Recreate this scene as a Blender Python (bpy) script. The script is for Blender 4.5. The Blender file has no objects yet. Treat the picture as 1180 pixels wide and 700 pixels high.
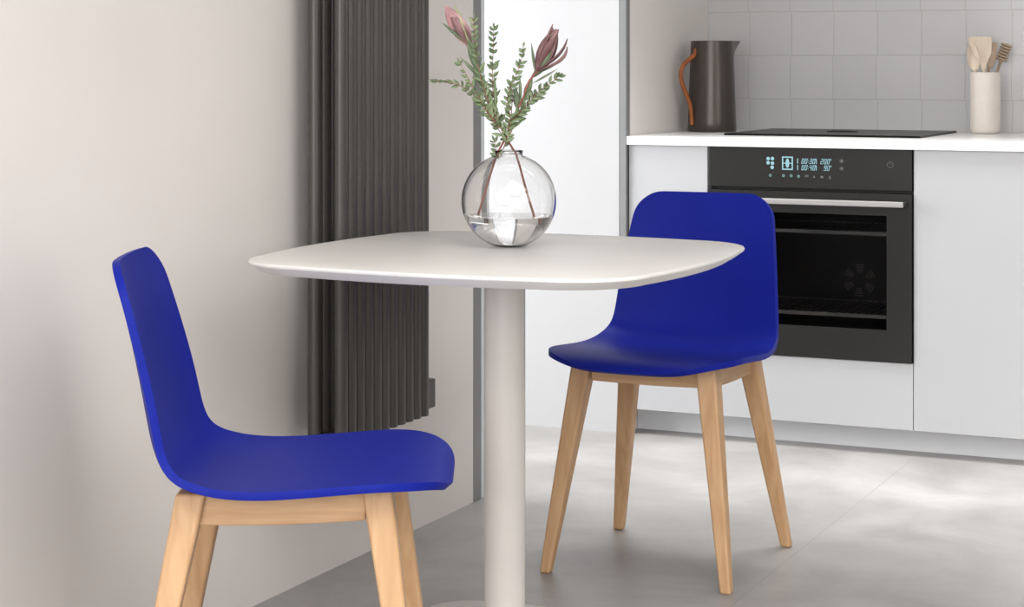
import bpy, bmesh, math, random
from mathutils import Vector, Matrix
C = bpy.context.scene.collection
PI = math.pi
random.seed(4)

# ---------------------------------------------------------------- camera
YAW = math.radians(24.5)
cd = bpy.data.cameras.new('camera'); cam = bpy.data.objects.new('camera', cd); C.objects.link(cam)
cam.location = (0, 0, 1.09); cam.rotation_euler = (PI/2, 0, YAW)
cd.sensor_width = 36; cd.lens = 2245/1180*36; cd.shift_y = -275/1180
cd.clip_start = .05; cd.clip_end = 60
bpy.context.scene.camera = cam
FW = Vector((-math.sin(YAW), math.cos(YAW), 0)); RT = Vector((math.cos(YAW), math.sin(YAW), 0))

# ---------------------------------------------------------------- light
sc = bpy.context.scene
sc.view_settings.view_transform = 'Standard'; sc.view_settings.look = 'None'
sc.view_settings.gamma = 1; sc.view_settings.use_curve_mapping = False
sc.view_settings.exposure = 0.0
w = bpy.data.worlds.new('world'); sc.world = w; w.use_nodes = True
w.node_tree.nodes['Background'].inputs[0].default_value = (.90, .95, 1, 1)
w.node_tree.nodes['Background'].inputs[1].default_value = .4

def area(name, loc, to, sx, sy, power, col):
    l = bpy.data.lights.new(name, 'AREA'); l.shape = 'RECTANGLE'; l.size = sx; l.size_y = sy
    l.energy = power; l.color = col
    o = bpy.data.objects.new(name, l); C.objects.link(o); o.location = loc
    o.rotation_euler = (Vector(to)-Vector(loc)).to_track_quat('-Z', 'Y').to_euler()
    return o
area('daylight_right_window', (2.95, 1.5, 1.7), (-2.1, 2.9, .6), 1.9, 1.6, 28, (1, .98, .96))
area('daylight_rear_window', (-.6, -2.0, 1.45), (-1.7, 3.5, .9), 3.2, 2.0, 122, (1, .985, .97))
area('room_overhead_fill', (.5, 1.2, 2.55), (.5, 1.25, 0), 2.8, 2.4, 98, (1, .985, .968))  # added soft fill from above, not a known lamp
area('daylight_side_room', (-4.4, 4.1, 1.2), (-1.5, 5.0, .2), 1.4, 1.8, 122, (.975, .985, 1))
k = area('doorway_floor_fill', (-2.95, 4.3, 2.5), (-1.7, 5.0, 0), .9, .6, 9, (.99, .995, 1)); k.data.spread = math.radians(130)  # added fill, brightens the floor by the doorway
k = area('kitchen_floor_fill', (-1.0, 4.95, 2.55), (-1.0, 4.95, 0), 2.2, .4, 14.5, (1, .998, .99)); k.data.spread = math.radians(55)  # added downward fill to lift the floor before the cabinets

# ---------------------------------------------------------------- materials
def mat(name, col, rough=.5, metal=0, **kw):
    m = bpy.data.materials.new(name); m.use_nodes = True
    b = m.node_tree.nodes['Principled BSDF']
    b.inputs['Base Color'].default_value = (*col, 1)
    b.inputs['Roughness'].default_value = rough; b.inputs['Metallic'].default_value = metal
    for k, v in kw.items(): b.inputs[k.replace('_', ' ')].default_value = v
    return m
def nodes(m):
    nt = m.node_tree; return nt, nt.nodes, nt.links, nt.nodes['Principled BSDF']
def mottle(m, c1, c2, scale=3, vec_scale=(1, 1, 1), bump=0, detail=5, rough=None, lo=.35, hi=.65, bscale=None):
    nt, N, L, b = nodes(m)
    tc = N.new('ShaderNodeTexCoord'); mp = N.new('ShaderNodeMapping'); mp.inputs['Scale'].default_value = vec_scale
    nz = N.new('ShaderNodeTexNoise'); nz.inputs['Scale'].default_value = scale; nz.inputs['Detail'].default_value = detail
    cr = N.new('ShaderNodeValToRGB'); cr.color_ramp.elements[0].color = (*c1, 1); cr.color_ramp.elements[1].color = (*c2, 1)
    cr.color_ramp.elements[0].position = lo; cr.color_ramp.elements[1].position = hi
    L.new(tc.outputs['Object'], mp.inputs[0]); L.new(mp.outputs[0], nz.inputs['Vector'])
    L.new(nz.outputs[0], cr.inputs[0]); L.new(cr.outputs[0], b.inputs['Base Color'])
    if rough:
        mr = N.new('ShaderNodeMapRange'); mr.inputs[3].default_value = rough[0]; mr.inputs[4].default_value = rough[1]
        L.new(nz.outputs[0], mr.inputs[0]); L.new(mr.outputs[0], b.inputs['Roughness'])
    if bump:
        n2 = N.new('ShaderNodeTexNoise'); n2.inputs['Scale'].default_value = bscale or scale*10; n2.inputs['Detail'].default_value = 3
        bp = N.new('ShaderNodeBump'); bp.inputs['Strength'].default_value = bump; bp.inputs['Distance'].default_value = .002
        L.new(mp.outputs[0], n2.inputs['Vector']); L.new(n2.outputs[0], bp.inputs['Height']); L.new(bp.outputs[0], b.inputs['Normal'])
    return cr
M = {}
M['plaster'] = mat('warm_plaster', (.62, .575, .545), .7)
mottle(M['plaster'], (.72, .685, .655), (.755, .72, .69), 1.6, bump=.12, bscale=60)
M['white_paint'] = mat('white_paint', (.82, .83, .84), .55)
mottle(M['white_paint'], (.455, .458, .466), (.465, .468, .476), 2)
M['frame'] = mat('grey_frame', (.20, .205, .205), .4); mottle(M['frame'], (.19, .195, .195), (.22, .22, .22), 4)
M['alu'] = mat('pale_frame_edge', (.62, .66, .69), .4)
M['ceiling'] = mat('ceiling_paint', (.8, .79, .77), .8)
M['cabinet'] = mat('pale_grey_lacquer', (.56, .58, .60), .35)
mottle(M['cabinet'], (.415, .42, .432), (.43, .435, .447), 1.5)
M['carcass'] = mat('carcass', (.3, .3, .31), .6)
M['plinth'] = mat('plinth_grey', (.42, .435, .455), .45); mottle(M['plinth'], (.66, .67, .69), (.68, .69, .71), 2)
M['worktop'] = mat('white_worktop', (.86, .86, .85), .25); mottle(M['worktop'], (.85, .85, .84), (.88, .88, .87), 6)
M['table'] = mat('off_white_laminate', (.68, .655, .625), .42); mottle(M['table'], (.76, .745, .72), (.79, .775, .75), 5, bump=.05, bscale=300)
M['table_edge'] = M['table']
M['pedestal'] = mat('powder_coat_off_white', (.63, .595, .56), .4); mottle(M['pedestal'], (.62, .59, .56), (.64, .61, .58), 9)
M['blue'] = mat('blue_polypropylene', (.022, .026, .36), .48)
mottle(M['blue'], (.0060, .0145, .25), (.0072, .0165, .272), 8, bump=.06, bscale=500)
M['blue'].node_tree.nodes['Principled BSDF'].inputs['Specular IOR Level'].default_value = .12
def wood(name, c1, c2, sc_):
    m = mat(name, c1, .5); nt, N, L, b = nodes(m)
    tc = N.new('ShaderNodeTexCoord'); mp = N.new('ShaderNodeMapping'); mp.inputs['Scale'].default_value = sc_
    nz = N.new('ShaderNodeTexNoise'); nz.inputs['Scale'].default_value = 3; nz.inputs['Detail'].default_value = 6; nz.inputs['Distortion'].default_value = .6
    cr = N.new('ShaderNodeValToRGB'); cr.color_ramp.elements[0].color = (*c1, 1); cr.color_ramp.elements[1].color = (*c2, 1)
    cr.color_ramp.elements[0].position = .3; cr.color_ramp.elements[1].position = .7
    L.new(tc.outputs['Object'], mp.inputs[0]); L.new(mp.outputs[0], nz.inputs['Vector']); L.new(nz.outputs[0], cr.inputs[0])
    L.new(cr.outputs[0], b.inputs['Base Color'])
    bp = N.new('ShaderNodeBump'); bp.inputs['Strength'].default_value = .1; bp.inputs['Distance'].default_value = .001
    L.new(nz.outputs[0], bp.inputs['Height']); L.new(bp.outputs[0], b.inputs['Normal'])
    return m
M['leg'] = wood('beech_leg', (.48, .275, .135), (.62, .395, .215), (16, 16, 1.2))
M['rail'] = wood('beech_rail', (.50, .29, .145), (.63, .405, .225), (2, 2, 22))
M['utensil'] = wood('pale_wood', (.58, .475, .36), (.70, .60, .48), (20, 20, 4))
M['utensil_dark'] = wood('brown_wood', (.36, .26, .18), (.48, .37, .27), (20, 20, 4))
M['radiator'] = mat('anthracite_enamel', (.085, .078, .068), .36); mottle(M['radiator'], (.052, .047, .041), (.058, .053, .046), 6)
M['chrome'] = mat('valve_metal', (.3, .3, .29), .3, .8)
M['oven'] = mat('oven_black_steel', (.042, .041, .039), .38, .25); mottle(M['oven'], (.0135, .0132, .012), (.015, .0147, .0135), 5)
M['gap'] = mat('shadow_gap_black', (.008, .008, .008), .6)
M['cavity'] = mat('oven_cavity_enamel', (.010, .010, .010), .45)
M['rack'] = mat('oven_shelf_steel', (.14, .135, .13), .4, .6)
M['steel'] = mat('brushed_steel', (.48, .47, .46), .35, .6)
mottle(M['steel'], (.45, .44, .43), (.52, .51, .50), 6, (1, 30, 60))
M['hob'] = mat('hob_glass', (.006, .006, .006), .3); M['hob'].node_tree.nodes['Principled BSDF'].inputs['Specular IOR Level'].default_value = .12
M['hobmark'] = mat('hob_marking', (.12, .12, .12), .4)
M['jug'] = mat('brown_steel', (.13, .11, .10), .3, .35); mottle(M['jug'], (.058, .048, .041), (.074, .061, .052), 4, (30, 30, 1))
M['leather'] = mat('orange_leather', (.33, .095, .022), .55); mottle(M['leather'], (.28, .08, .018), (.38, .115, .03), 30, bump=.2)
M['stoneware'] = mat('pale_stoneware', (.72, .655, .60), .45); mottle(M['stoneware'], (.70, .635, .58), (.74, .675, .62), 20)
M['stem'] = mat('red_brown_stem', (.26, .09, .065), .6); mottle(M['stem'], (.20, .075, .05), (.33, .12, .085), 40)
M['leaf'] = mat('green_leaf', (.13, .20, .09), .55); mottle(M['leaf'], (.12, .19, .09), (.27, .34, .19), 22)
M['leaf_grey'] = mat('grey_green_leaf', (.17, .22, .14), .6); mottle(M['leaf_grey'], (.12, .17, .10), (.24, .29, .18), 25)
M['petal'] = mat('dusky_pink_bract', (.28, .12, .125), .6); mottle(M['petal'], (.16, .075, .08), (.34, .20, .20), 26)
M['petal_pale'] = mat('pale_pink_bract', (.52, .30, .31), .6); mottle(M['petal_pale'], (.40, .21, .22), (.60, .38, .39), 26)
M['bract_green'] = mat('yellow_green_bract', (.42, .47, .25), .6); mottle(M['bract_green'], (.30, .35, .17), (.50, .53, .30), 26)
for k in ('leaf', 'leaf_grey', 'petal', 'petal_pale', 'bract_green'):
    M[k].node_tree.nodes['Principled BSDF'].inputs['Subsurface Weight'].default_value = 0
def emis(name, col, s):
    m = mat(name, (.02, .02, .02), .5); b = m.node_tree.nodes['Principled BSDF']
    b.inputs['Emission Color'].default_value = (*col, 1); b.inputs['Emission Strength'].default_value = s; return m
M['led'] = emis('display_cyan', (.45, .82, .92), .75)
M['led_dim'] = emis('display_teal', (.22, .48, .46), .6)
M['led_grey'] = emis('display_grey', (.3, .3, .3), .5)
M['glass'] = mat('clear_glass', (1, 1, 1), 0); b_ = M['glass'].node_tree.nodes['Principled BSDF']
b_.inputs['Transmission Weight'].default_value = 1; b_.inputs['IOR'].default_value = 1.45
M['water'] = mat('water', (1, 1, 1), 0); b_ = M['water'].node_tree.nodes['Principled BSDF']
b_.inputs['Transmission Weight'].default_value = 1; b_.inputs['IOR'].default_value = 1.33
M['ovenglass'] = mat('smoked_glass', (.6, .6, .6), 0); b_ = M['ovenglass'].node_tree.nodes['Principled BSDF']
b_.inputs['Transmission Weight'].default_value = 1; b_.inputs['IOR'].default_value = 1.05; b_.inputs['Roughness'].default_value = .02

# floor: large concrete look tiles with thin joints
m = mat('concrete_tile', (.3, .3, .29), .4); M['floor'] = m
nt, N, L, b = nodes(m)
tc = N.new('ShaderNodeTexCoord')
n1 = N.new('ShaderNodeTexNoise'); n1.inputs['Scale'].default_value = 2.3; n1.inputs['Detail'].default_value = 9; n1.inputs['Roughness'].default_value = .62; n1.inputs['Distortion'].default_value = .5
cr = N.new('ShaderNodeValToRGB')
cr.color_ramp.elements[0].position = .3; cr.color_ramp.elements[0].color = (.225, .215, .206, 1)
cr.color_ramp.elements[1].position = .7; cr.color_ramp.elements[1].color = (.425, .412, .40, 1)
L.new(tc.outputs['Object'], n1.inputs['Vector']); L.new(n1.outputs[0], cr.inputs[0])
br = N.new('ShaderNodeTexBrick'); br.offset = 0; br.inputs['Scale'].default_value = 1
br.inputs['Brick Width'].default_value = 1.88; br.inputs['Row Height'].default_value = 3.76
br.inputs['Mortar Size'].default_value = .0016; br.inputs['Mortar Smooth'].default_value = .6
mp = N.new('ShaderNodeMapping'); mp.inputs['Location'].default_value = (1.226, -2.0, 0)
L.new(tc.outputs['Object'], mp.inputs[0]); L.new(mp.outputs[0], br.inputs['Vector'])
mx = N.new('ShaderNodeMix'); mx.data_type = 'RGBA'; mx.inputs[7].default_value = (.25, .24, .232, 1)
L.new(br.outputs['Fac'], mx.inputs[0]); L.new(cr.outputs[0], mx.inputs[6]); L.new(mx.outputs[2], b.inputs['Base Color'])
mr = N.new('ShaderNodeMapRange'); mr.inputs[3].default_value = .30; mr.inputs[4].default_value = .50
L.new(n1.outputs[0], mr.inputs[0]); L.new(mr.outputs[0], b.inputs['Roughness'])
# wall tiles: hand made square tiles, joints slightly wavy
m = mat('square_wall_tile', (.6, .58, .57), .3); M['tile'] = m
nt, N, L, b = nodes(m)
tc = N.new('ShaderNodeTexCoord'); mp = N.new('ShaderNodeMapping')
sp = N.new('ShaderNodeSeparateXYZ'); cb = N.new('ShaderNodeCombineXYZ')
L.new(tc.outputs['Object'], sp.inputs[0]); L.new(sp.outputs[0], cb.inputs[0]); L.new(sp.outputs[2], cb.inputs[1])
nd = N.new('ShaderNodeTexNoise'); nd.inputs['Scale'].default_value = 16; nd.inputs['Detail'].default_value = 3
L.new(cb.outputs[0], nd.inputs['Vector'])
vm = N.new('ShaderNodeVectorMath'); vm.operation = 'MULTIPLY_ADD'; vm.inputs[1].default_value = (.007, .007, 0)
L.new(nd.outputs['Color'], vm.inputs[0]); L.new(cb.outputs[0], vm.inputs[2])
L.new(vm.outputs[0], mp.inputs[0]); mp.inputs['Location'].default_value = (1.368, -.983, 0)
br = N.new('ShaderNodeTexBrick'); br.offset = .03; br.offset_frequency = 2; br.inputs['Scale'].default_value = 1
br.inputs['Brick Width'].default_value = .141; br.inputs['Row Height'].default_value = .141
br.inputs['Mortar Size'].default_value = .0022; br.inputs['Mortar Smooth'].default_value = .6
br.inputs['Color1'].default_value = (.52, .52, .53, 1); br.inputs['Color2'].default_value = (.54, .54, .55, 1); br.inputs['Mortar'].default_value = (.46, .455, .455, 1)
L.new(mp.outputs[0], br.inputs['Vector']); L.new(br.outputs[0], b.inputs['Base Color'])
mm = N.new('ShaderNodeMath'); mm.operation = 'MULTIPLY_ADD'; mm.inputs[1].default_value = -1
n3 = N.new('ShaderNodeTexNoise'); n3.inputs['Scale'].default_value = 9; L.new(cb.outputs[0], n3.inputs['Vector'])
L.new(br.outputs['Fac'], mm.inputs[0]); L.new(n3.outputs[0], mm.inputs[2])
bp = N.new('ShaderNodeBump'); bp.inputs['Strength'].default_value = .35; bp.inputs['Distance'].default_value = .003
L.new(mm.outputs[0], bp.inputs['Height']); L.new(bp.outputs[0], b.inputs['Normal'])

# ---------------------------------------------------------------- helpers
def obj(name, bm, m, parent=None, smooth=False, bevel=0, seg=2, loc=None, rotz=None, sub=0, ang=40):
    bmesh.ops.recalc_face_normals(bm, faces=bm.faces[:])
    me = bpy.data.meshes.new(name); bm.to_mesh(me); bm.free()
    for mm_ in (m if isinstance(m, (list, tuple)) else [m]): me.materials.append(mm_)
    o = bpy.data.objects.new(name, me); C.objects.link(o)
    if parent: o.parent = parent
    if loc: o.location = loc
    if rotz is not None: o.rotation_euler = (0, 0, rotz)
    if smooth: 
        for p in me.polygons: p.use_smooth = True
    if bevel:
        md = o.modifiers.new('bevel', 'BEVEL'); md.width = bevel; md.segments = seg; md.limit_method = 'ANGLE'; md.angle_limit = math.radians(ang)
        md.harden_normals = False
    if sub:
        md = o.modifiers.new('sub', 'SUBSURF'); md.levels = sub; md.render_levels = sub
    return o
def box(bm, x0, x1, y0, y1, z0, z1):
    vs = [bm.verts.new((x, y, z)) for x in (x0, x1) for y in (y0, y1) for z in (z0, z1)]
    for f in ((0,1,3,2),(4,6,7,5),(0,4,5,1),(2,3,7,6),(0,2,6,4),(1,5,7,3)): bm.faces.new([vs[i] for i in f])
def B(*bs):
    bm = bmesh.new()
    for b in bs: box(bm, *b)
    return bm
def lathe(bm, prof, n=48, c=(0, 0), closed=False):
    rings = []
    for r, z in prof:
        if r < 1e-6: rings.append([bm.verts.new((c[0], c[1], z))])
        else: rings.append([bm.verts.new((c[0]+r*math.cos(2*PI*i/n), c[1]+r*math.sin(2*PI*i/n), z)) for i in range(n)])
    prs = list(zip(rings, rings[1:]))
    if closed: prs.append((rings[-1], rings[0]))
    for a, b in prs:
        for i in range(n):
            j = (i+1) % n
            if len(a) == 1 and len(b) == 1: continue
            if len(a) == 1: bm.faces.new((a[0], b[i], b[j]))
            elif len(b) == 1: bm.faces.new((a[i], a[j], b[0]))
            else: bm.faces.new((a[i], a[j], b[j], b[i]))
    return bm
def spline(pts, n=8):
    P = [Vector(p) for p in pts]; out = []
    Q = [2*P[0]-P[1]] + P + [2*P[-1]-P[-2]]
    for i in range(1, len(Q)-2):
        for k in range(n):
            t = k/n; a, b, c, d = Q[i-1], Q[i], Q[i+1], Q[i+2]
            out.append(.5*((2*b)+(c-a)*t+(2*a-5*b+4*c-d)*t*t+(3*b-a-3*c+d)*t**3))
    out.append(P[-1]); return out
def tube(bm, pts, r, n=10, flat=None, up=Vector((0, 0, 1))):
    """r: number or function of 0..1; flat=(a,b) multiplies the two section radii"""
    pts = [Vector(p) for p in pts]; rings = []
    for i, p in enumerate(pts):
        t = (pts[min(i+1, len(pts)-1)]-pts[max(i-1, 0)]).normalized()
        s = t.cross(up); s = s.normalized() if s.length > 1e-4 else Vector((1, 0, 0)); u = s.cross(t)
        rr = r(i/(len(pts)-1)) if callable(r) else r
        fa, fb = flat or (1, 1)
        rings.append([bm.verts.new(p+s*math.cos(2*PI*k/n)*rr*fa+u*math.sin(2*PI*k/n)*rr*fb) for k in range(n)])
    for a, b in zip(rings, rings[1:]):
        for k in range(n): bm.faces.new((a[k], a[(k+1) % n], b[(k+1) % n], b[k]))
    bm.faces.new(rings[0][::-1]); bm.faces.new(rings[-1])
    return bm
def tag(o, label, cat, group=None, kind=None):
    if label: o['label'] = label
    if cat: o['category'] = cat
    if group: o['group'] = group
    if kind: o['kind'] = kind
    return o
def thing(name, label, cat, loc=(0, 0, 0), rotz=0, group=None):
    o = bpy.data.objects.new(name, None); C.objects.link(o); o.empty_display_size = .1
    o.location = loc; o.rotation_euler = (0, 0, rotz); return tag(o, label, cat, group)
def struct(name, bm, m, bevel=0, parent=None):
    o = obj(name, bm, m, parent, bevel=bevel)
    if not parent: o['kind'] = 'structure'
    return o

# ---------------------------------------------------------------- room
WX = -2.10; YE = 4.375; YB = 5.385; YT = 6.12
struct('floor', B((-4.8, 3.2, -2.2, 6.3, -.1, 0)), M['floor'])
struct('ceiling', B((-4.8, 3.2, -2.2, 6.3, 2.6, 2.7)), M['ceiling'])
struct('wall_left', B((WX-.12, WX, -2.2, YE, 0, 2.6), (WX-.12, WX, YE, YB, 2.1, 2.6)), M['plaster'])
# passage to the bright side room, white end wall square to the left wall
struct('wall_passage', B((-4.8, WX-.005, YB, YB+.1, 0, 2.6)), M['white_paint'])
struct('wall_alcove', B((WX-.10, -2.08, YB+.02, YT, 0, 2.6)), M['plaster'])
struct('wall_back', B((-2.2, 3.2, YT, YT+.12, 0, 2.6)), M['tile'])
struct('wall_side_room', B((-4.9, -4.8, 2.5, 5.4, 0, 2.6), (-4.8, WX-.12, 2.4, 2.5, 0, 2.6)), M['white_paint'])
struct('wall_right', B((3.1, 3.2, -2.2, .6, 0, 2.6), (3.1, 3.2, 2.4, 6.3, 0, 2.6), (3.1, 3.2, .6, 2.4, 0, .9), (3.1, 3.2, .6, 2.4, 2.4, 2.6)), M['plaster'])
struct('wall_rear', B((-4.8, -2.1, -2.3, -2.2, 0, 2.6), (1.0, 3.2, -2.3, -2.2, 0, 2.6), (-2.1, 1.0, -2.3, -2.2, 0, .4), (-2.1, 1.0, -2.3, -2.2, 2.45, 2.6)), M['plaster'])
# frame round the opening in the left wall
struct('trim_1', B((WX-.125, WX+.002, YE, YE+.044, 0, 2.1)), M['frame'], bevel=.002)
struct('trim_2', B((WX-.125, WX+.001, YE+.045, YE+.065, 0, 2.1)), M['alu'], bevel=.002)
struct('trim_3', B((WX+.002, -2.078, YB-.012, YB+.02, 0, 2.6)), M['frame'], bevel=.002)

# ---------------------------------------------------------------- kitchen run
XS = [-2.075, -1.829, -1.229, -.629]
def fronts(root, x0, x1, z0, z1, name='door'):
    return obj(name, B((x0+.0009, x1-.0009, YB, YB+.019, z0, z1)), M['cabinet'], root, bevel=.0015)
c = thing('base_cabinet', 'narrow pale grey base cabinet left of the oven, under the jug', 'cabinet', (0, 0, 0))
obj('carcass', B((XS[0], XS[1], YB+.0205, YT-.01, .073, .853)), M['carcass'], c)
fronts(c, XS[0], XS[1], .073, .854)
c = thing('base_cabinet', 'pale grey oven housing cabinet with plain panel below the oven', 'cabinet', (0, 0, 0))
bm = B((XS[1]+.001, XS[1]+.004, YB+.0205, YT-.01, .073, .853), (XS[2]-.004, XS[2]-.001, YB+.0205, YT-.01, .073, .853),
       (XS[1]+.004, XS[2]-.004, YB+.0205, YT-.01, .073, .257), (XS[1]+.004, XS[2]-.004, YT-.03, YT-.01, .257, .853))
obj('carcass', bm, M['carcass'], c)
fronts(c, XS[1], XS[2], .073, .259, 'drawer')
c = thing('base_cabinet', 'wide pale grey base cabinet right of the oven, under the utensil pot', 'cabinet', (0, 0, 0))
obj('carcass', B((XS[2]+.001, XS[3], YB+.0205, YT-.01, .073, .853)), M['carcass'], c)
fronts(c, XS[2], XS[3], .073, .854)
tag(obj('plinth', B((-2.079, XS[3], YB+.085, YB+.10, 0, .0725)), M['plinth'], bevel=.001), 'grey recessed plinth board under the kitchen cabinets', 'plinth')
tag(obj('worktop', B((-2.0775, XS[3], YB-.012, YT-.001, .8545, .880)), M['worktop'], bevel=.002), 'long white kitchen worktop over the pale grey cabinets', 'worktop')

# oven
ov = thing('built_in_oven', 'black built-in oven with steel bar handle and lit touch display', 'oven', (-1.529, YB, .261))
W2 = .2965; HH = .5925; PZ = .478
obj('control_panel', B((-W2, W2, -.004, .02, PZ, HH)), M['oven'], ov, bevel=.0015)
obj('shadow_gap', B((-W2+.002, W2-.002, .0165, .02, PZ-.0085, PZ-.0005)), M['gap'], ov)
bm = bmesh.new()   # door frame around the glass
gx0, gx1, gz0, gz1 = -.230, .226, .088, .408
box(bm, -W2, gx0, -.006, .02, 0, PZ-.009); box(bm, gx1, W2, -.006, .02, 0, PZ-.009)
box(bm, gx0, gx1, -.006, .02, 0, gz0); box(bm, gx0, gx1, -.006, .02, gz1, PZ-.009)
bmesh.ops.remove_doubles(bm, verts=bm.verts, dist=1e-5)
od = obj('door', bm, M['oven'], ov)
obj('glass_pane', B((gx0+.0005, gx1-.0005, -.003, .002, gz0+.0005, gz1-.0005)), M['ovenglass'], od)
bm = bmesh.new(); box(bm, -.270, .281, -.045, -.033, .434, .450)
hd = obj('handle', bm, M['steel'], od, bevel=.003)
obj('handle_mount', B((.270, .286, -.034, -.005, .436, .448)), M['gap'], hd, bevel=.001); obj('handle_mount', B((-.286, -.270, -.034, -.005, .436, .448)), M['gap'], hd, bevel=.001)
t_ = .006   # cavity
obj('cavity', B((gx0-.01, gx0-.004, .021, .42, gz0-.03, gz1+.02), (gx1+.004, gx1+.01, .021, .42, gz0-.03, gz1+.02),
                (gx0-.004, gx1+.004, .021, .42, gz0-.03, gz0-.024), (gx0-.004, gx1+.004, .021, .42, gz1+.014, gz1+.02),
                (gx0-.004, gx1+.004, .414, .42, gz0-.024, gz1+.014)), M['cavity'], ov)
for z in (.122, .356):
    bm = bmesh.new()
    box(bm, gx0-.003, gx1+.003, .035, .044, z-.008, z+.002)
    box(bm, gx0-.003, gx1+.003, .375, .38, z-.004, z)
    for i in range(22):
        x = gx0+.01+i*.0195; box(bm, x, x+.003, .044, .376, z-.003, z-.0005)
    obj('oven_shelf', bm, M['rack'], ov)
bm = bmesh.new()   # fan cover of slots
fc = (.043, .178)
for k in range(6):
    a0 = 2*PI*k/6+.22
    for r in (.024, .031, .038, .045):
        n = 5
        for i in range(n):
            a, a2 = a0+i*.11, a0+(i+1)*.11
            vs = [bm.verts.new((fc[0]+q*math.cos(b), .410, fc[1]+q*math.sin(b))) for q, b in ((r, a), (r+.0035, a), (r+.0035, a2), (r, a2))]
            f = bm.faces.new(vs); e = bmesh.ops.extrude_face_region(bm, geom=[f])
            bmesh.ops.translate(bm, vec=(0, -.003, 0), verts=[v for v in e['geom'] if isinstance(v, bmesh.types.BMVert)])
obj('fan_cover', bm, M['rack'], ov)
# display: positions in metres from the oven's left edge and bottom
DY = -.0045
def dsp(name, bm, m): return obj(name, bm, m, ov)
def rect(bm, x, z, w, h, sl=0): # slanted flat bar
    vs = [bm.verts.new(p) for p in ((x, DY-.0006, z), (x+w, DY-.0006, z), (x+w+sl*h, DY-.0006, z+h), (x+sl*h, DY-.0006, z+h))]
    v2 = [bm.verts.new(v.co+Vector((0, .0008, 0))) for v in vs]
    bm.faces.new(vs); bm.faces.new(v2[::-1])
    for i in range(4): bm.faces.new((vs[i], v2[i], v2[(i+1) % 4], vs[(i+1) % 4]))
def disc(bm, x, z, r, n=14, hole=0):
    a = [bm.verts.new((x+r*math.cos(2*PI*i/n), DY-.0006, z+r*math.sin(2*PI*i/n))) for i in range(n)]
    if hole:
        b = [bm.verts.new((x+hole*math.cos(2*PI*i/n), DY-.0006, z+hole*math.sin(2*PI*i/n))) for i in range(n)]
        for i in range(n): bm.faces.new((a[i], a[(i+1) % n], b[(i+1) % n], b[i]))
    else: bm.faces.new(a)
SEG = {'0':'abcdef','1':'bc','2':'abged','3':'abgcd','4':'fgbc','8':'abcdefg','9':'abcdfg','P':'abefg','O':'abcdef','o':'abfg'}
def seven(bm, ch, x, z, w, h, t=.0016):
    for s in SEG.get(ch, ''):
        hz = h/2; sl = .22
        if s == 'a': rect(bm, x+sl*(h-t), z+h-t, w, t, sl)
        if s == 'g': rect(bm, x+sl*(hz-t/2), z+hz-t/2, w, t, sl)
        if s == 'd': rect(bm, x, z, w, t, sl)
        if s == 'f': rect(bm, x+sl*hz, z+hz, t, hz, sl)
        if s == 'b': rect(bm, x+w-t+sl*hz, z+hz, t, hz, sl)
        if s == 'e': rect(bm, x, z, t, hz, sl)
        if s == 'c': rect(bm, x+w-t, z, t, hz, sl)
# X along the panel from pixel: x_local ~ (px-934)/238*.6
def lx(px): return (px-815)/238*.597-.2985+.003
def lz(py, px): return .594-((py-(168+(px-815)*.0176))/243)*.6
bm = bmesh.new()
for px, py in ((886.2, 182.6), (891.3, 182.6), (886.2, 187.4), (891.3, 188), (891, 192.8)): disc(bm, lx(px), lz(py, px), .0052)
dsp('menu_dots', bm, M['led'])
bm = bmesh.new()
x0, x1 = lx(902.6), lx(915.3); z0, z1 = lz(195.6, 909), lz(180.2, 909)
t = .0035
rect(bm, x0, z0, x1-x0, t); rect(bm, x0, z1-t, x1-x0, t); rect(bm, x0, z0, t, z1-z0); rect(bm, x1-t, z0, t, z1-z0)
zc = (z0+z1)/2; xc = (x0+x1)/2
rect(bm, x0, zc-.0012, x1-x0, .0024)
n = 16; f = bm.faces.new([bm.verts.new((xc+.0055*math.cos(2*PI*i/n), DY-.0008, zc+.0135*math.sin(2*PI*i/n))) for i in range(n)])
dsp('mode_icon', bm, M['led'])
bm = bmesh.new()
for py, s1, s2 in ((187.8, '0030', '200'), (195.3, '0040', '90')):
    z = lz(py+.3, 935)-.001; h = .0145
    rect(bm, lx(920.4), z, .0022, h); rect(bm, lx(942), z, .0022, h)
    x = lx(925)
    for i, ch in enumerate(s1):
        seven(bm, ch, x, z, .0068, h); x += .0092
        if i == 1: rect(bm, x+.001, z+.003, .0016, .0016); rect(bm, x+.002, z+.009, .0016, .0016); x += .0045
    x = lx(947.2)+(.0092 if len(s2) == 2 else 0)
    for ch in s2: seven(bm, ch, x, z, .0068, h); x += .0092
    rect(bm, x+.002, z+h-.004, .0022, .004)
dsp('time_readout', bm, M['led'])
bm = bmesh.new()
for px, py in ((888.8, 202), (904.3, 202.3), (913.3, 202.4), (922, 203)):
    bm = bmesh.new(); disc(bm, lx(px), lz(py, px), .0044, hole=.0012); dsp('touch_key', bm, M['led_dim'])
bm = bmesh.new()
x, z = lx(931), lz(203, 931); rect(bm, x-.005, z-.002, .010, .002, .6); rect(bm, x-.004, z+.002, .010, .002, -.5)
dsp('touch_key', bm, M['led_grey']); bm = bmesh.new()
x, z = lx(940), lz(203.3, 940); bm.faces.new([bm.verts.new(p) for p in ((x-.004, DY-.0006, z-.003), (x+.004, DY-.0006, z-.003), (x, DY-.0006, z+.004))])
dsp('touch_key', bm, M['led_grey']); bm = bmesh.new()
x, z = lx(949), lz(203.6, 949); rect(bm, x-.004, z-.003, .008, .006)
dsp('touch_key', bm, M['led_grey']); bm = bmesh.new()
x, z = lx(958), lz(204, 958); rect(bm, x-.001, z-.005, .0035, .009)
dsp('touch_key', bm, M['led_grey'])
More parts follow.
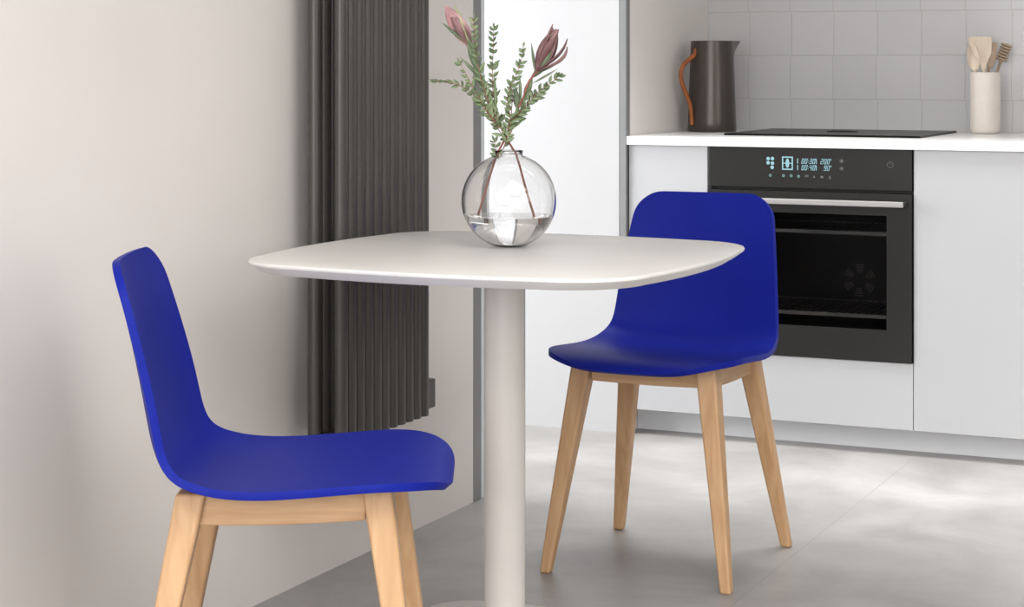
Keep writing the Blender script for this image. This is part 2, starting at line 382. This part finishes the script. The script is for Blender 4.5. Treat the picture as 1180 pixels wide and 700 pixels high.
for px, py in ((971.8, 185.3), (971.8, 193.7)):
    bm = bmesh.new(); disc(bm, lx(px), lz(py, px), .0035); disc(bm, lx(px), lz(py, px), .0062, hole=.0055); dsp('touch_key', bm, M['led_grey'])
bm = bmesh.new(); disc(bm, lx(1027), lz(189.3, 1027), .009, 20, .0075); rect(bm, lx(1027)-.0008, lz(189.3, 1027), .0016, .005)
dsp('power_key', bm, M['hobmark'])

# hob
hb = thing('induction_hob', 'black glass hob set on the white worktop above the oven', 'hob', (-1.545, 5.815, .8801))
obj('glass_top', B((-.295, .295, -.25, .25, 0, .006)), M['hob'], hb, bevel=.0015)
bm = bmesh.new(); box(bm, -.045, .045, -.01, .015, .006, .009); box(bm, -.035, .03, .0, .012, .009, .0105)
obj('extractor_grille', bm, M['oven'], hb, bevel=.001)
for cx, cy in ((-.16, -.12), (-.16, .13), (.16, -.12), (.16, .13)):
    bm = bmesh.new(); lathe(bm, [(.085, .006), (.085, .0062), (.087, .0062), (.087, .006)], 40, (cx, cy), closed=True)
    obj('cooking_zone', bm, M['hobmark'], hb)

# jug
JR = math.radians(57)   # spout direction
jg = thing('jug', 'tall grey-brown metal jug with wrapped orange handle on the worktop', 'jug', (-1.978, 5.865, .8801), JR)
def jug_r(z): return .0775 - .0105*(z/.285)
bm = bmesh.new(); n = 64; rings = []
zs = [0, .004, .03, .08, .13, .18, .215, .235, .255, .272, .284, .286]
def jring(z, dr):
    out = []
    for i in range(n):
        a = 2*PI*i/n; r = jug_r(z)+dr
        if z == 0: r -= .003
        k = max(0, (z-.22)/.066); sp_ = .046*k*max(0, math.cos(a))**7*k**.5 if k > 0 else 0
        out.append(bm.verts.new(((r+sp_)*math.cos(a), r*math.sin(a), z)))
    return out
out = [jring(z, 0) for z in zs]; inn = [jring(z, -.003) for z in reversed([.01]+zs[2:])]
allr = out+inn
for a, b in zip(allr, allr[1:]):
    for i in range(n): bm.faces.new((a[i], a[(i+1) % n], b[(i+1) % n], b[i]))
bm.faces.new(out[0][::-1]); bm.faces.new(inn[-1])
obj('body', bm, M['jug'], jg, smooth=True)
hp = spline([(-.063, 0, .262), (-.066, 0, .252), (-.072, 0, .240), (-.096, 0, .224), (-.117, 0, .205), (-.124, 0, .178), (-.117, 0, .148), (-.102, 0, .118), (-.087, 0, .085), (-.082, 0, .055), (-.0805, 0, .022)], 8)
bm = bmesh.new(); tube(bm, hp, .0066, 12, (1, .85), up=Vector((0, 1, 0)))
hdl = obj('handle', bm, M['leather'], jg, smooth=True)
bm = bmesh.new()
for k in range(6, len(hp)-3, 2):
    p, q = hp[k], hp[k+1]; d = (q-p).normalized()*.0012; tube(bm, [p-d, p+d], .0075, 12, (1, .85), up=Vector((0, 1, 0)))
obj('wrapping', bm, M['leather'], hdl, smooth=True)

# utensil pot
PX, PY = -1.155, 6.029
pot = thing('utensil_pot', 'tall cream stoneware pot holding wooden kitchen utensils', 'pot', (PX, PY, .8801))
bm = bmesh.new(); lathe(bm, [(0, 0), (.036, 0), (.0425, .004), (.0455, .012), (.046, .05), (.046, .186), (.045, .188), (.043, .187), (.0425, .18), (.0425, .012), (0, .010)], 48)
obj('body', bm, M['stoneware'], pot, smooth=True)
def utensil(name, label, top, base, head, m, hr=.0042, n=0):
    """handle from base to top (offsets in camera right / away / up from pot centre)"""
    def wv(v): return Vector((PX, PY, .8801))+RT*v[0]+FW*v[1]+Vector((0, 0, v[2]))
    root = thing(name, label, 'utensil', wv(base))
    a, b = wv(base), wv(top); o0 = Vector(root.location)
    bm = bmesh.new(); tube(bm, [a-o0, b-o0], lambda t: hr*(1+.15*t), 10)
    obj('handle', bm, m, root, smooth=True)
    d = (b-a).normalized(); s = (RT-d*RT.dot(d)).normalized(); u = s.cross(d)
    bm = bmesh.new(); head(bm, b-o0, s, u, d)
    obj('head', bm, m, root, smooth=False, bevel=.0012)
    return root
def flat_head(outline, th, dish=0):
    def f(bm, p, s, u, d):
        A = [bm.verts.new(p+s*x+d*z+u*(-th/2)) for x, z in outline]; Bv = [bm.verts.new(p+s*x+d*z+u*(th/2)) for x, z in outline]
        bm.faces.new(A); bm.faces.new(Bv[::-1]); k = len(A)
        for i in range(k): bm.faces.new((A[i], A[(i+1) % k], Bv[(i+1) % k], Bv[i]))
    return f
def spoon_head(w, l, turn=0):
    def f(bm, p, s, u, d):
        s2 = s*math.cos(turn)+u*math.sin(turn); u2 = s2.cross(d)
        nr, nt_ = 10, 20; rows = []
        for side in (1, -1):
            grid = []
            for i in range(nr+1):
                t = i/nr; row = []
                for k in range(nt_):
                    a = 2*PI*k/nt_
                    x = w*t*math.cos(a)*(1-.18*math.sin(a)); z = l/2+l/2*t*math.sin(a)
                    y = -.010*(1-t*t)+(.0028 if side > 0 else 0)*(1)
                    row.append(bm.verts.new(p+s2*x+d*(z-.004)+u2*y))
                grid.append(row)
            for a_, b_ in zip(grid, grid[1:]):
                for k in range(nt_): bm.faces.new((a_[k], a_[(k+1) % nt_], b_[(k+1) % nt_], b_[k]))
            rows.append(grid[-1])
        for k in range(nt_): bm.faces.new((rows[0][k], rows[0][(k+1) % nt_], rows[1][(k+1) % nt_], rows[1][k]))
        bmesh.ops.remove_doubles(bm, verts=bm.verts, dist=1e-4)
    return f
wide = [(x*1.34-.001, z*1.03) for x, z in [(-.005, -.004), (.005, -.004), (.007, .012), (.012, .028), (.018, .042), (.019, .062), (.020, .090), (.016, .094), (-.030, .095), (-.034, .090), (-.031, .070), (-.022, .040), (-.010, .020), (-.007, .010)]]
narrow = [(x*1.35+.004, z) for x, z in [(-.0045, -.004), (.0045, -.004), (.008, .010), (.013, .022), (.013, .050), (.014, .074), (-.010, .076), (-.012, .050), (-.012, .022), (-.008, .010)]]
utensil('wooden_spoon', 'pale wooden spoon at the left of the utensil pot', (-.035, -.016, .196), (-.008, .002, .012), spoon_head(.019, .092, .45), M['utensil'])
utensil('wooden_spatula', 'broad pale wooden spatula, the widest head in the utensil pot', (-.010, -.024, .200), (-.006, -.022, .012), flat_head(wide, .005), M['utensil'])
utensil('wooden_spatula', 'narrow wooden spatula standing behind the broad one in the utensil pot', (.013, .008, .205), (.004, .012, .012), flat_head(narrow, .005), M['utensil_dark'])
def ribbed(bm, p, s, u, d):
    prof = []
    tube(bm, [p-d*.004, p+d*.056], .007, 10)
    for k in range(6):
        c0 = p+d*(.002+.0092*k); tube(bm, [c0+d*.0066*q for q in (0, .25, .5, .75, 1)], lambda t: .0145+.0045*math.sin(PI*t), 18)
utensil('honey_dipper', 'brown wooden dipper with ribbed head at the right of the utensil pot', (.048, .000, .222), (-.028, .000, .012), ribbed, M['utensil_dark'], .0036)

# ---------------------------------------------------------------- radiator
rd = thing('column_radiator', 'tall anthracite column radiator mounted on the left wall', 'radiator', (-2.1, 3.475, .31))
def rsec(bm, x0, x1, y0, y1, z0, z1, r=.008, n=4):
    pts = []
    for cx, cy, a0 in ((x1-r, y1-r, 0), (x0+r, y1-r, 90), (x0+r, y0+r, 180), (x1-r, y0+r, 270)):
        for i in range(n+1):
            a = math.radians(a0+90*i/n); pts.append((cx+r*math.cos(a), cy+r*math.sin(a)))
    lo = [bm.verts.new((x, y, z0)) for x, y in pts]; hi = [bm.verts.new((x, y, z1)) for x, y in pts]; k = len(pts)
    for i in range(k): bm.faces.new((lo[i], lo[(i+1) % k], hi[(i+1) % k], hi[i]))
    bm.faces.new(lo[::-1]); bm.faces.new(hi)
NR = 11; pitch = (3.878-3.475)/NR; RH = 1.75
for i in range(NR):
    bm = bmesh.new()
    rsec(bm, .110, .135, i*pitch+.0032, (i+1)*pitch-.0032, .0, RH, .0122, 7)
    obj('front_column', bm, M['radiator'], rd, smooth=True).data.set_sharp_from_angle(angle=math.radians(60))
for i in range(NR):
    bm = bmesh.new()
    rsec(bm, .046, .074, i*pitch+.0036, (i+1)*pitch-.0036, .0, RH, .0135, 7)
    obj('rear_column', bm, M['radiator'], rd, smooth=True).data.set_sharp_from_angle(angle=math.radians(60))
for z in (.0, RH-.07):
    bm = bmesh.new(); box(bm, .073, .112, .012, NR*pitch-.012, z, z+.018); obj('header', bm, M['radiator'], rd, bevel=.004)
for y in (.05, .33): obj('wall_bracket', B((.0005, .047, y, y+.04, 1.4, 1.44)), M['radiator'], rd)
bm = bmesh.new(); box(bm, .0485, .070, NR*pitch-.0028, .555, -.012, .055); obj('end_block', bm, M['radiator'], rd, bevel=.004)
bm = bmesh.new(); tube(bm, [(.060, .018, -.0005), (.060, .018, -.03)], .011, 16); tube(bm, [(.060, .018, -.03), (.0005, .018, -.03)], .009, 16)
obj('valve', bm, M['chrome'], rd, smooth=True)
bm = bmesh.new(); tube(bm, [(.094, .018, .012), (.094, .018, -.012)], .012, 16); tube(bm, [(.094, .018, -.012), (.094, .018, -.024)], .009, 16)
obj('drain_plug', bm, M['chrome'], rd, smooth=True)

# ---------------------------------------------------------------- table
TX, TY = -1.526, 3.316
tb = thing('bistro_table', 'square off-white pedestal table with rounded corners in the middle', 'table', (TX, TY, 0))
def sq(hw, r, b, k=24):   # square with softly bowed sides and rounded corners
    out = []; c_ = hw-b-r
    for q in range(4):
        ca, sa = round(math.cos(q*PI/2)), round(math.sin(q*PI/2))
        pp = [(hw-b*t*t, t*c_) for t in [-1+2*i/k for i in range(k)]] + [(c_+r*math.cos(a), c_+r*math.sin(a)) for a in [i/k*PI/2 for i in range(k)]]
        out += [(x*ca-y*sa, x*sa+y*ca) for x, y in pp]
    return out
def stack(bm, layers, r, b):
    rings = [[bm.verts.new((x, y, z)) for x, y in sq(hw, r, b)] for hw, z in layers]; k = len(rings[0])
    for a, c_ in zip(rings, rings[1:]):
        for i in range(k): bm.faces.new((a[i], a[(i+1) % k], c_[(i+1) % k], c_[i]))
    bm.faces.new(rings[0][::-1]); bm.faces.new(rings[-1])
bm = bmesh.new(); stack(bm, [(.386, .7180), (.403, .7315), (.4045, .7335), (.4048, .7365), (.4035, .739), (.401, .740)], .14, .021)
obj('tabletop', bm, M['table'], tb, smooth=True).data.set_sharp_from_angle(angle=math.radians(25))
bm = bmesh.new(); lathe(bm, [(.0, .009), (.0385, .009), (.0385, .706), (.10, .708), (.10, .717), (0, .717)], 64)
obj('pedestal', bm, M['pedestal'], tb, smooth=True).data.set_sharp_from_angle(angle=math.radians(40))
bm = bmesh.new(); stack(bm, [(.248, 0), (.25, .001), (.25, .0075), (.248, .009)], .09, .014)
obj('base_plate', bm, M['pedestal'], tb, smooth=True).data.set_sharp_from_angle(angle=math.radians(50))

# ---------------------------------------------------------------- chairs (local +x is forward)
PROF = [(.260, .443), (.255, .456), (.240, .466), (.21, .472), (.15, .473), (.07, .467), (0, .460), (-.06, .455), (-.105, .4555), (-.145, .463),
        (-.173, .482), (-.190, .514), (-.201, .56), (-.212, .62), (-.223, .68), (-.235, .74), (-.247, .785), (-.2495, .795)]
HWID = [.192, .199, .205, .211, .215, .217, .217, .214, .209, .203, .197, .193, .189, .183, .176, .168, .160, .158]
LIFT = [(0, .004), (.12, .004), (.3, .004), (.42, .009), (.50, .019), (.57, .026), (.66, .031), (.78, .027), (.90, .017), (1, .011)]
def lift(f):
    for (a, x), (b, y) in zip(LIFT, LIFT[1:]):
        if f <= b:
            return x+(y-x)*(f-a)/(b-a)
    return LIFT[-1][1]
def shell_mesh():
    P = spline([(x, 0, z) for x, z in PROF], 4)
    W_ = [v.x for v in spline([(h, 0, 0) for h in HWID], 4)]
    L = [0]
    for a, b in zip(P, P[1:]): L.append(L[-1]+(b-a).length)
    T = L[-1]
    def at(s):
        s = min(max(s, 0), T)
        for i in range(len(L)-1):
            if L[i+1] >= s: break
        t = (s-L[i])/(L[i+1]-L[i]); return P[i].lerp(P[i+1], t), W_[i]+(W_[i+1]-W_[i])*t
    bm = bmesh.new(); NU, NV = 30, 56; grid = []
    for j in range(NU+1):
        u = math.sin((j/NU*2-1)*PI/2*.97)/math.sin(PI/2*.97); au = abs(u)
        def inset(r, start, e=2.0):
            q = max(0, (au-start)/(1-start)); return r*(1-(1-q**e)**(1/e)) if q < 1 else r
        s0 = .004+inset(.100, .30, 2.2)+.010*au*au; s1 = T-inset(.055, .66, 2.0)-.003*au*au
        row = []
        for i in range(NV+1):
            v = i/NV; v = v-.035*math.sin(4*PI*v)*.6
            s = s0+(s1-s0)*v; p, hw = at(s); f = s/T
            p = p.copy(); y = u*hw
            tg = sum((at(s+h_)[0]-at(s-h_)[0] for h_ in (.015, .025, .035, .045)), Vector()).normalized()
            nr = Vector((tg.z, 0, -tg.x))             # towards the sitter
            p += nr*sum(lift(min(1, max(0, f+.02*q_))) for q_ in range(-4, 5))/9*au**2.2
            row.append(bm.verts.new((p.x, y, p.z)))
        grid.append(row)
    for a, b in zip(grid, grid[1:]):
        for i in range(NV): bm.faces.new((a[i], a[i+1], b[i+1], b[i]))
    return bm
def make_chair(label, loc, rz):
    t = thing('dining_chair', label, 'chair', loc, rz)
    sh = obj('seat_shell', shell_mesh(), M['blue'], t, smooth=True)
    # make sure the seating face looks up, then thicken downwards
    me = sh.data
    if sum(p.normal.z*p.area for p in me.polygons) < 0: me.flip_normals()
    md = sh.modifiers.new('smooth', 'SUBSURF'); md.levels = 1; md.render_levels = 1
    md = sh.modifiers.new('thick', 'SOLIDIFY'); md.thickness = .0125; md.offset = -1
    md = sh.modifiers.new('round', 'BEVEL'); md.width = .003; md.segments = 3; md.limit_method = 'ANGLE'; md.angle_limit = math.radians(50)
    for sx, fx, tx in ((1, .214, .147), (-1, -.217, -.130)):
        for sy in (1, -1):
            bm = bmesh.new(); secs = []
            for k in range(7):
                q = k/6; z = q*(.460 if sx > 0 else .451)
                cx = fx+(tx-fx)*q; cy = sy*(.203+(.139-.203)*q)
                h = .0118+(.0225-.0118)*q**.9
                secs.append([bm.verts.new((cx+a*h, cy+b*h, z)) for a, b in ((1, 1), (-1, 1), (-1, -1), (1, -1))])
            for a, b in zip(secs, secs[1:]):
                for i in range(4): bm.faces.new((a[i], a[(i+1) % 4], b[(i+1) % 4], b[i]))
            bm.faces.new(secs[0][::-1]); bm.faces.new(secs[-1])
            obj('leg', bm, M['leg'], t, bevel=.005, seg=3, ang=30)
    def rail(x0, y0, x1, y1, bow):
        bm = bmesh.new(); secs = []; n = 12; d = Vector((x1-x0, y1-y0, 0)); nrm = Vector((d.y, -d.x, 0)).normalized()
        for k in range(n+1):
            q = k/n; c0 = Vector((x0, y0, 0))+d*q+nrm*bow*(1-(2*q-1)**2)
            f = (c0.x+.14)/.29; zb = .398+.008*f+.004*(2*q-1)**2; zt = .449+.010*f
            secs.append([bm.verts.new(c0+nrm*a*.010+Vector((0, 0, z))) for a, z in ((1, zb), (1, zt), (-1, zt), (-1, zb))])
        for a, b in zip(secs, secs[1:]):
            for i in range(4): bm.faces.new((a[i], a[(i+1) % 4], b[(i+1) % 4], b[i]))
        bm.faces.new(secs[0][::-1]); bm.faces.new(secs[-1])
        obj('rail', bm, M['rail'], t, bevel=.002)
    rail(.150, .120, .150, -.120, .014)
    rail(-.142, -.120, -.142, .120, .004)
    rail(.130, -.142, -.122, -.142, .004)
    rail(-.122, .142, .130, .142, .004)
    return t
p = FW*3.06+RT*(-.350)
make_chair('blue plastic dining chair with beech legs at the left, seen from its side', (p.x, p.y, 0), YAW+math.radians(0.5))
make_chair('blue plastic dining chair with beech legs standing before the oven, facing the table', (-1.465, 4.05, 0), -PI/2)

# ---------------------------------------------------------------- vase with flowers
vz = FW*3.75+RT*((586.5-590)/2245*3.75)
VX, VY, VZ0 = vz.x, vz.y, .7402
SC = 3.75/2245   # metres per pixel at the vase
vs_ = thing('glass_vase', 'round clear glass vase with short neck, half full, on the table', 'vase', (VX, VY, VZ0))
R = .0915; zc = .0885; th = .0028
prof = [(0, 0), (.022, 0), (.030, .002)]
a0 = math.asin((.002-zc)/R)+.22
a0 = -math.acos(.034/R); a1 = math.acos(.0265/R)
for i in range(33):
    a = a0+(a1-a0)*i/32; prof.append((R*math.cos(a), zc+R*math.sin(a)))
prof = [q for q in prof if q[1] >= 0]
ztop = prof[-1][1]
prof += [(.0262, ztop+.003), (.0275, ztop+.008), (.0265, ztop+.0095), (.0245, ztop+.008), (.0240, ztop+.002)]
Ri = R-th; b1 = math.acos(.0238/Ri); b0 = -math.acos(.030/Ri)
inner = []
for i in range(33):
    a = b1+(b0-b1)*i/32; inner.append((Ri*math.cos(a), zc+Ri*math.sin(a)))
prof += inner+[(.018, inner[-1][1]-.0005), (0, inner[-1][1]-.0005)]
bm = bmesh.new(); lathe(bm, prof, 96); obj('body', bm, M['glass'], vs_, smooth=True)
wl = .060   # water level
Rw = Ri-.0003
wp = []; zb = inner[-1][1]
c0 = -math.acos(.030/Rw); c1 = math.asin((wl-zc)/Rw)
wp = [(0, zb+.0002), (.018, zb+.0002)]
for i in range(21):
    a = c0+(c1-c0)*i/20; wp.append((Rw*math.cos(a), zc+Rw*math.sin(a)))
wp += [(0, wl)]
bm = bmesh.new(); lathe(bm, wp, 96)
wo = obj('water', bm, M['water'], None, smooth=True, loc=(VX, VY, VZ0))
wo.data.set_sharp_from_angle(angle=math.radians(40))
tag(wo, 'clear water filling the lower third of the round glass vase', 'water', kind='stuff')

def V(px, py, dep=0): # pixel near the vase -> local point relative to vase base, dep metres away from the camera
    k = 1+dep/3.75
    x = (px-586.5)*SC*k; z = (1.09-(py-75)*SC*k)-VZ0
    return RT*x+FW*dep+Vector((0, 0, z))
def leaf(bm, p, d, l, wd, nrm=None, curl=.15, seg=4):
    """thin closed pointed leaf from p along d"""
    d = d.normalized(); nrm = nrm or Vector((random.uniform(-1, 1), random.uniform(-1, 1), random.uniform(-.3, 1)))
    s = d.cross(nrm)
    if s.length < .01: s = d.cross(Vector((1, 0, 0)))
    s.normalize(); u = s.cross(d).normalized(); T_ = []; U_ = []
    for i in range(seg+1):
        q = i/seg; w_ = wd*math.sin(PI*min(.999, max(.02, q))**.85)*.5+.0002
        c0 = p+d*l*q+u*curl*l*(q*q)
        T_.append([bm.verts.new(c0-s*w_+u*w_*.35), bm.verts.new(c0+u*.0002), bm.verts.new(c0+s*w_+u*w_*.35)])
        U_.append(bm.verts.new(c0-u*.0006))
    for i in range(seg):
        a, b = T_[i], T_[i+1]
        bm.faces.new((a[0], a[1], b[1], b[0])); bm.faces.new((a[1], a[2], b[2], b[1]))
        bm.faces.new((a[0], b[0], U_[i+1], U_[i])); bm.faces.new((b[2], a[2], U_[i], U_[i+1]))
def petal(bm, base, ax, out, l, wd, open_, tipin, seg=8, cup=.5):
    """boat shaped bract: leaves the base along ax, bellies towards out"""
    ax = ax.normalized(); out = (out-ax*out.dot(ax)).normalized(); s = ax.cross(out); F_ = []; G_ = []
    for i in range(seg+1):
        q = i/seg; w_ = wd*(math.sin(PI*min(.985, .06+.93*q))**.75)*.5
        c0 = base+ax*l*q+out*(open_*math.sin(PI*q*.55)-tipin*q*q)
        F_.append([bm.verts.new(c0+s*w_*k-out*w_*cup*k*k) for k in (-1, -.5, 0, .5, 1)])
        G_.append([bm.verts.new(c0+s*w_*k*.97-out*(w_*cup*k*k+.0009)) for k in (-1, -.5, 0, .5, 1)])
    for Q in (F_, G_):
        for i in range(seg):
            for k in range(4): bm.faces.new((Q[i][k], Q[i][k+1], Q[i+1][k+1], Q[i+1][k]))
    for i in range(seg):
        for k in (0, 4): bm.faces.new((F_[i][k], F_[i+1][k], G_[i+1][k], G_[i][k]))
    for i in (0, seg):
        for k in range(4): bm.faces.new((F_[i][k], F_[i][k+1], G_[i][k+1], G_[i][k]))
def flower_stem(label, path, tip, fdir, petals, leaves_big, sprigs, green):
    root = thing('protea_stem', label, 'flower', (VX, VY, VZ0))
    pts = spline([V(*q) for q in path], 6)
    bm = bmesh.new(); tube(bm, pts, lambda t: .0023-.0004*t, 8); obj('stem', bm, M['stem'], root, smooth=True)
    hb_ = V(*tip)
    ax = V(*fdir)-hb_
    for (op, l, wd, ti, az, mm_) in petals:
        bm = bmesh.new(); sde = RT*math.cos(az)+FW*math.sin(az)
        petal(bm, hb_, ax, sde, l, wd, op, ti)
        obj('bract', bm, M[mm_], root, smooth=True)
    for (a, b, wd, mk) in leaves_big:
        bm = bmesh.new(); pa, pb = V(*a), V(*b); leaf(bm, pa, pb-pa, (pb-pa).length, wd, nrm=-FW+Vector((0, 0, .2)), curl=.12, seg=8)
        obj('leaf', bm, M[mk], root, smooth=True)
    for sp_ in sprigs:
        P_ = spline([V(*q) for q in sp_], 10)
        bm = bmesh.new(); tube(bm, P_, lambda t: .0009-.0004*t, 6)
        tw = obj('twig', bm, M['stem'], root, smooth=True)
        bm = bmesh.new(); ln = 0; nxt = .004; side = 1
        for i in range(1, len(P_)):
            seg_ = P_[i]-P_[i-1]; ln += seg_.length
            while ln >= nxt:
                frac = i/len(P_)
                for sgn in (1, -1):
                    if random.random() < .12: continue
                    d = seg_.normalized(); az = random.uniform(-1.1, 1.1)
                    lat = (RT*math.cos(az)+FW*math.sin(az))*sgn; lat = (lat-d*lat.dot(d)).normalized()
                    leaf(bm, P_[i], d*.75+lat*.8, random.uniform(.013, .021)*(1.1-.3*frac), random.uniform(.0062, .0088)*(1.1-.25*frac), nrm=-FW+RT*random.uniform(-.8, .8)+Vector((0, 0, random.uniform(-.3, .6))), curl=random.uniform(-.1, .25))
                nxt += random.uniform(.0095, .0135)
        leaf(bm, P_[-1], P_[-1]-P_[-2], .011, .004)
        obj('foliage', bm, M['leaf'], tw, smooth=True)['kind'] = 'stuff'
    return root
pA = [(.004, .088, 0.0333, .016, 1.57, 'petal_pale'), (.010, .082, 0.0282, .010, -2.6, 'petal'), (.008, .092, 0.0333, .012, -1.45, 'petal_pale'), (.014, .076, 0.0218, .010, 3.0, 'petal'),
      (.012, .080, 0.0256, .008, -.5, 'petal'), (.018, .084, 0.0205, .002, -.05, 'bract_green'), (.008, .080, 0.0282, .01, 2.4, 'petal')]
flower_stem('protea leaning left with a closed pink bud in the glass vase',
            [(616.5, 253, -.012), (606, 218, -.010), (595, 180, -.006), (581, 155, .0), (572, 130, .004), (561, 105, .006), (552, 82, .006), (541, 52, .004)],
            (543, 53, .004), (514, 8, -.004), pA,
            [((541, 52), (508, 26, -.01), .007, 'leaf_grey'), ((546, 62), (540, 44), .012, 'leaf_grey'), ((552, 84), (538, 48), .015, 'leaf_grey'),
             ((556, 92), (530, 66), .007, 'leaf_grey'), ((561, 104), (546, 78), .014, 'leaf'), ((566, 114), (552, 96), .012, 'leaf'), ((572, 128), (569, 82), .006, 'leaf'), ((573, 130), (556, 106), .011, 'leaf'), ((580, 150), (566, 130), .011, 'leaf')],
            [[(578, 148, .008), (560, 128, .014), (545, 108, .012), (525, 97, .004), (500, 93, -.006)],
             [(574, 140, -.008), (560, 110, -.012), (550, 70, -.016), (547, 42, -.02), (546, 22, -.022)],
             [(577, 145, .012), (568, 105, .022), (568, 65, .03), (569, 32, .035)],
             [(580, 152, -.01), (562, 128, -.02), (545, 100, -.03), (530, 72, -.032)],
             [(583, 165, -.004), (572, 145, -.012), (560, 128, -.02), (550, 112, -.024)]], True)
pB = [(.006, .088, .036, .014, -1.57, 'petal'), (.015, .094, .024, .004, 3.0, 'petal'), (.012, .090, .028, .006, -.5, 'petal'), (.036, .080, .020, .008, -.12, 'petal'),
      (.050, .066, .018, .014, -.35, 'petal'), (.014, .088, .022, .004, 2.5, 'petal'), (.008, .084, .028, .01, 1.57, 'petal'), (.010, .056, .026, .012, -1.95, 'leaf_grey')]
flower_stem('protea leaning right with an opening dark pink bloom in the glass vase',
            [(550, 251, .010), (560, 218, .008), (572, 180, .006), (583, 158, .002), (592, 135, -.002), (602, 115, -.006), (609, 95, -.008), (620, 81, -.01)],
            (620, 82, -.01), (640, 36, -.014), pB,
            [((612, 90), (634, 70), .013, 'leaf_grey'), ((604, 112), (614, 90), .013, 'leaf_grey'), ((617, 84), (612, 50, .01), .0055, 'leaf_grey'), ((622, 84), (648, 70), .004, 'leaf_grey'), ((614, 96), (643, 80), .004, 'leaf_grey'),
             ((600, 116), (599, 88), .006, 'leaf'), ((596, 126), (594, 100), .013, 'leaf_grey'), ((598, 122), (612, 104), .009, 'leaf'), ((590, 140), (612, 122), .010, 'leaf'), ((586, 150), (604, 138), .006, 'leaf')],
            [[(588, 145, .004), (590, 120, .008), (592, 95, .010), (600, 72, .012), (603, 54, .014)],
             [(590, 140, -.006), (606, 122, -.012), (620, 106, -.016), (638, 93, -.018), (644, 88, -.02)],
             [(586, 152, .006), (600, 132, .014), (615, 116, .02), (627, 104, .024)],
             [(582, 160, -.006), (588, 138, -.014), (585, 115, -.02), (590, 96, -.022)],
             [(575, 184, .006), (572, 175, .004), (571, 168, .002), (569, 162, .0)],
             [(580, 172, -.008), (584, 160, -.010), (590, 150, -.012)]], False)
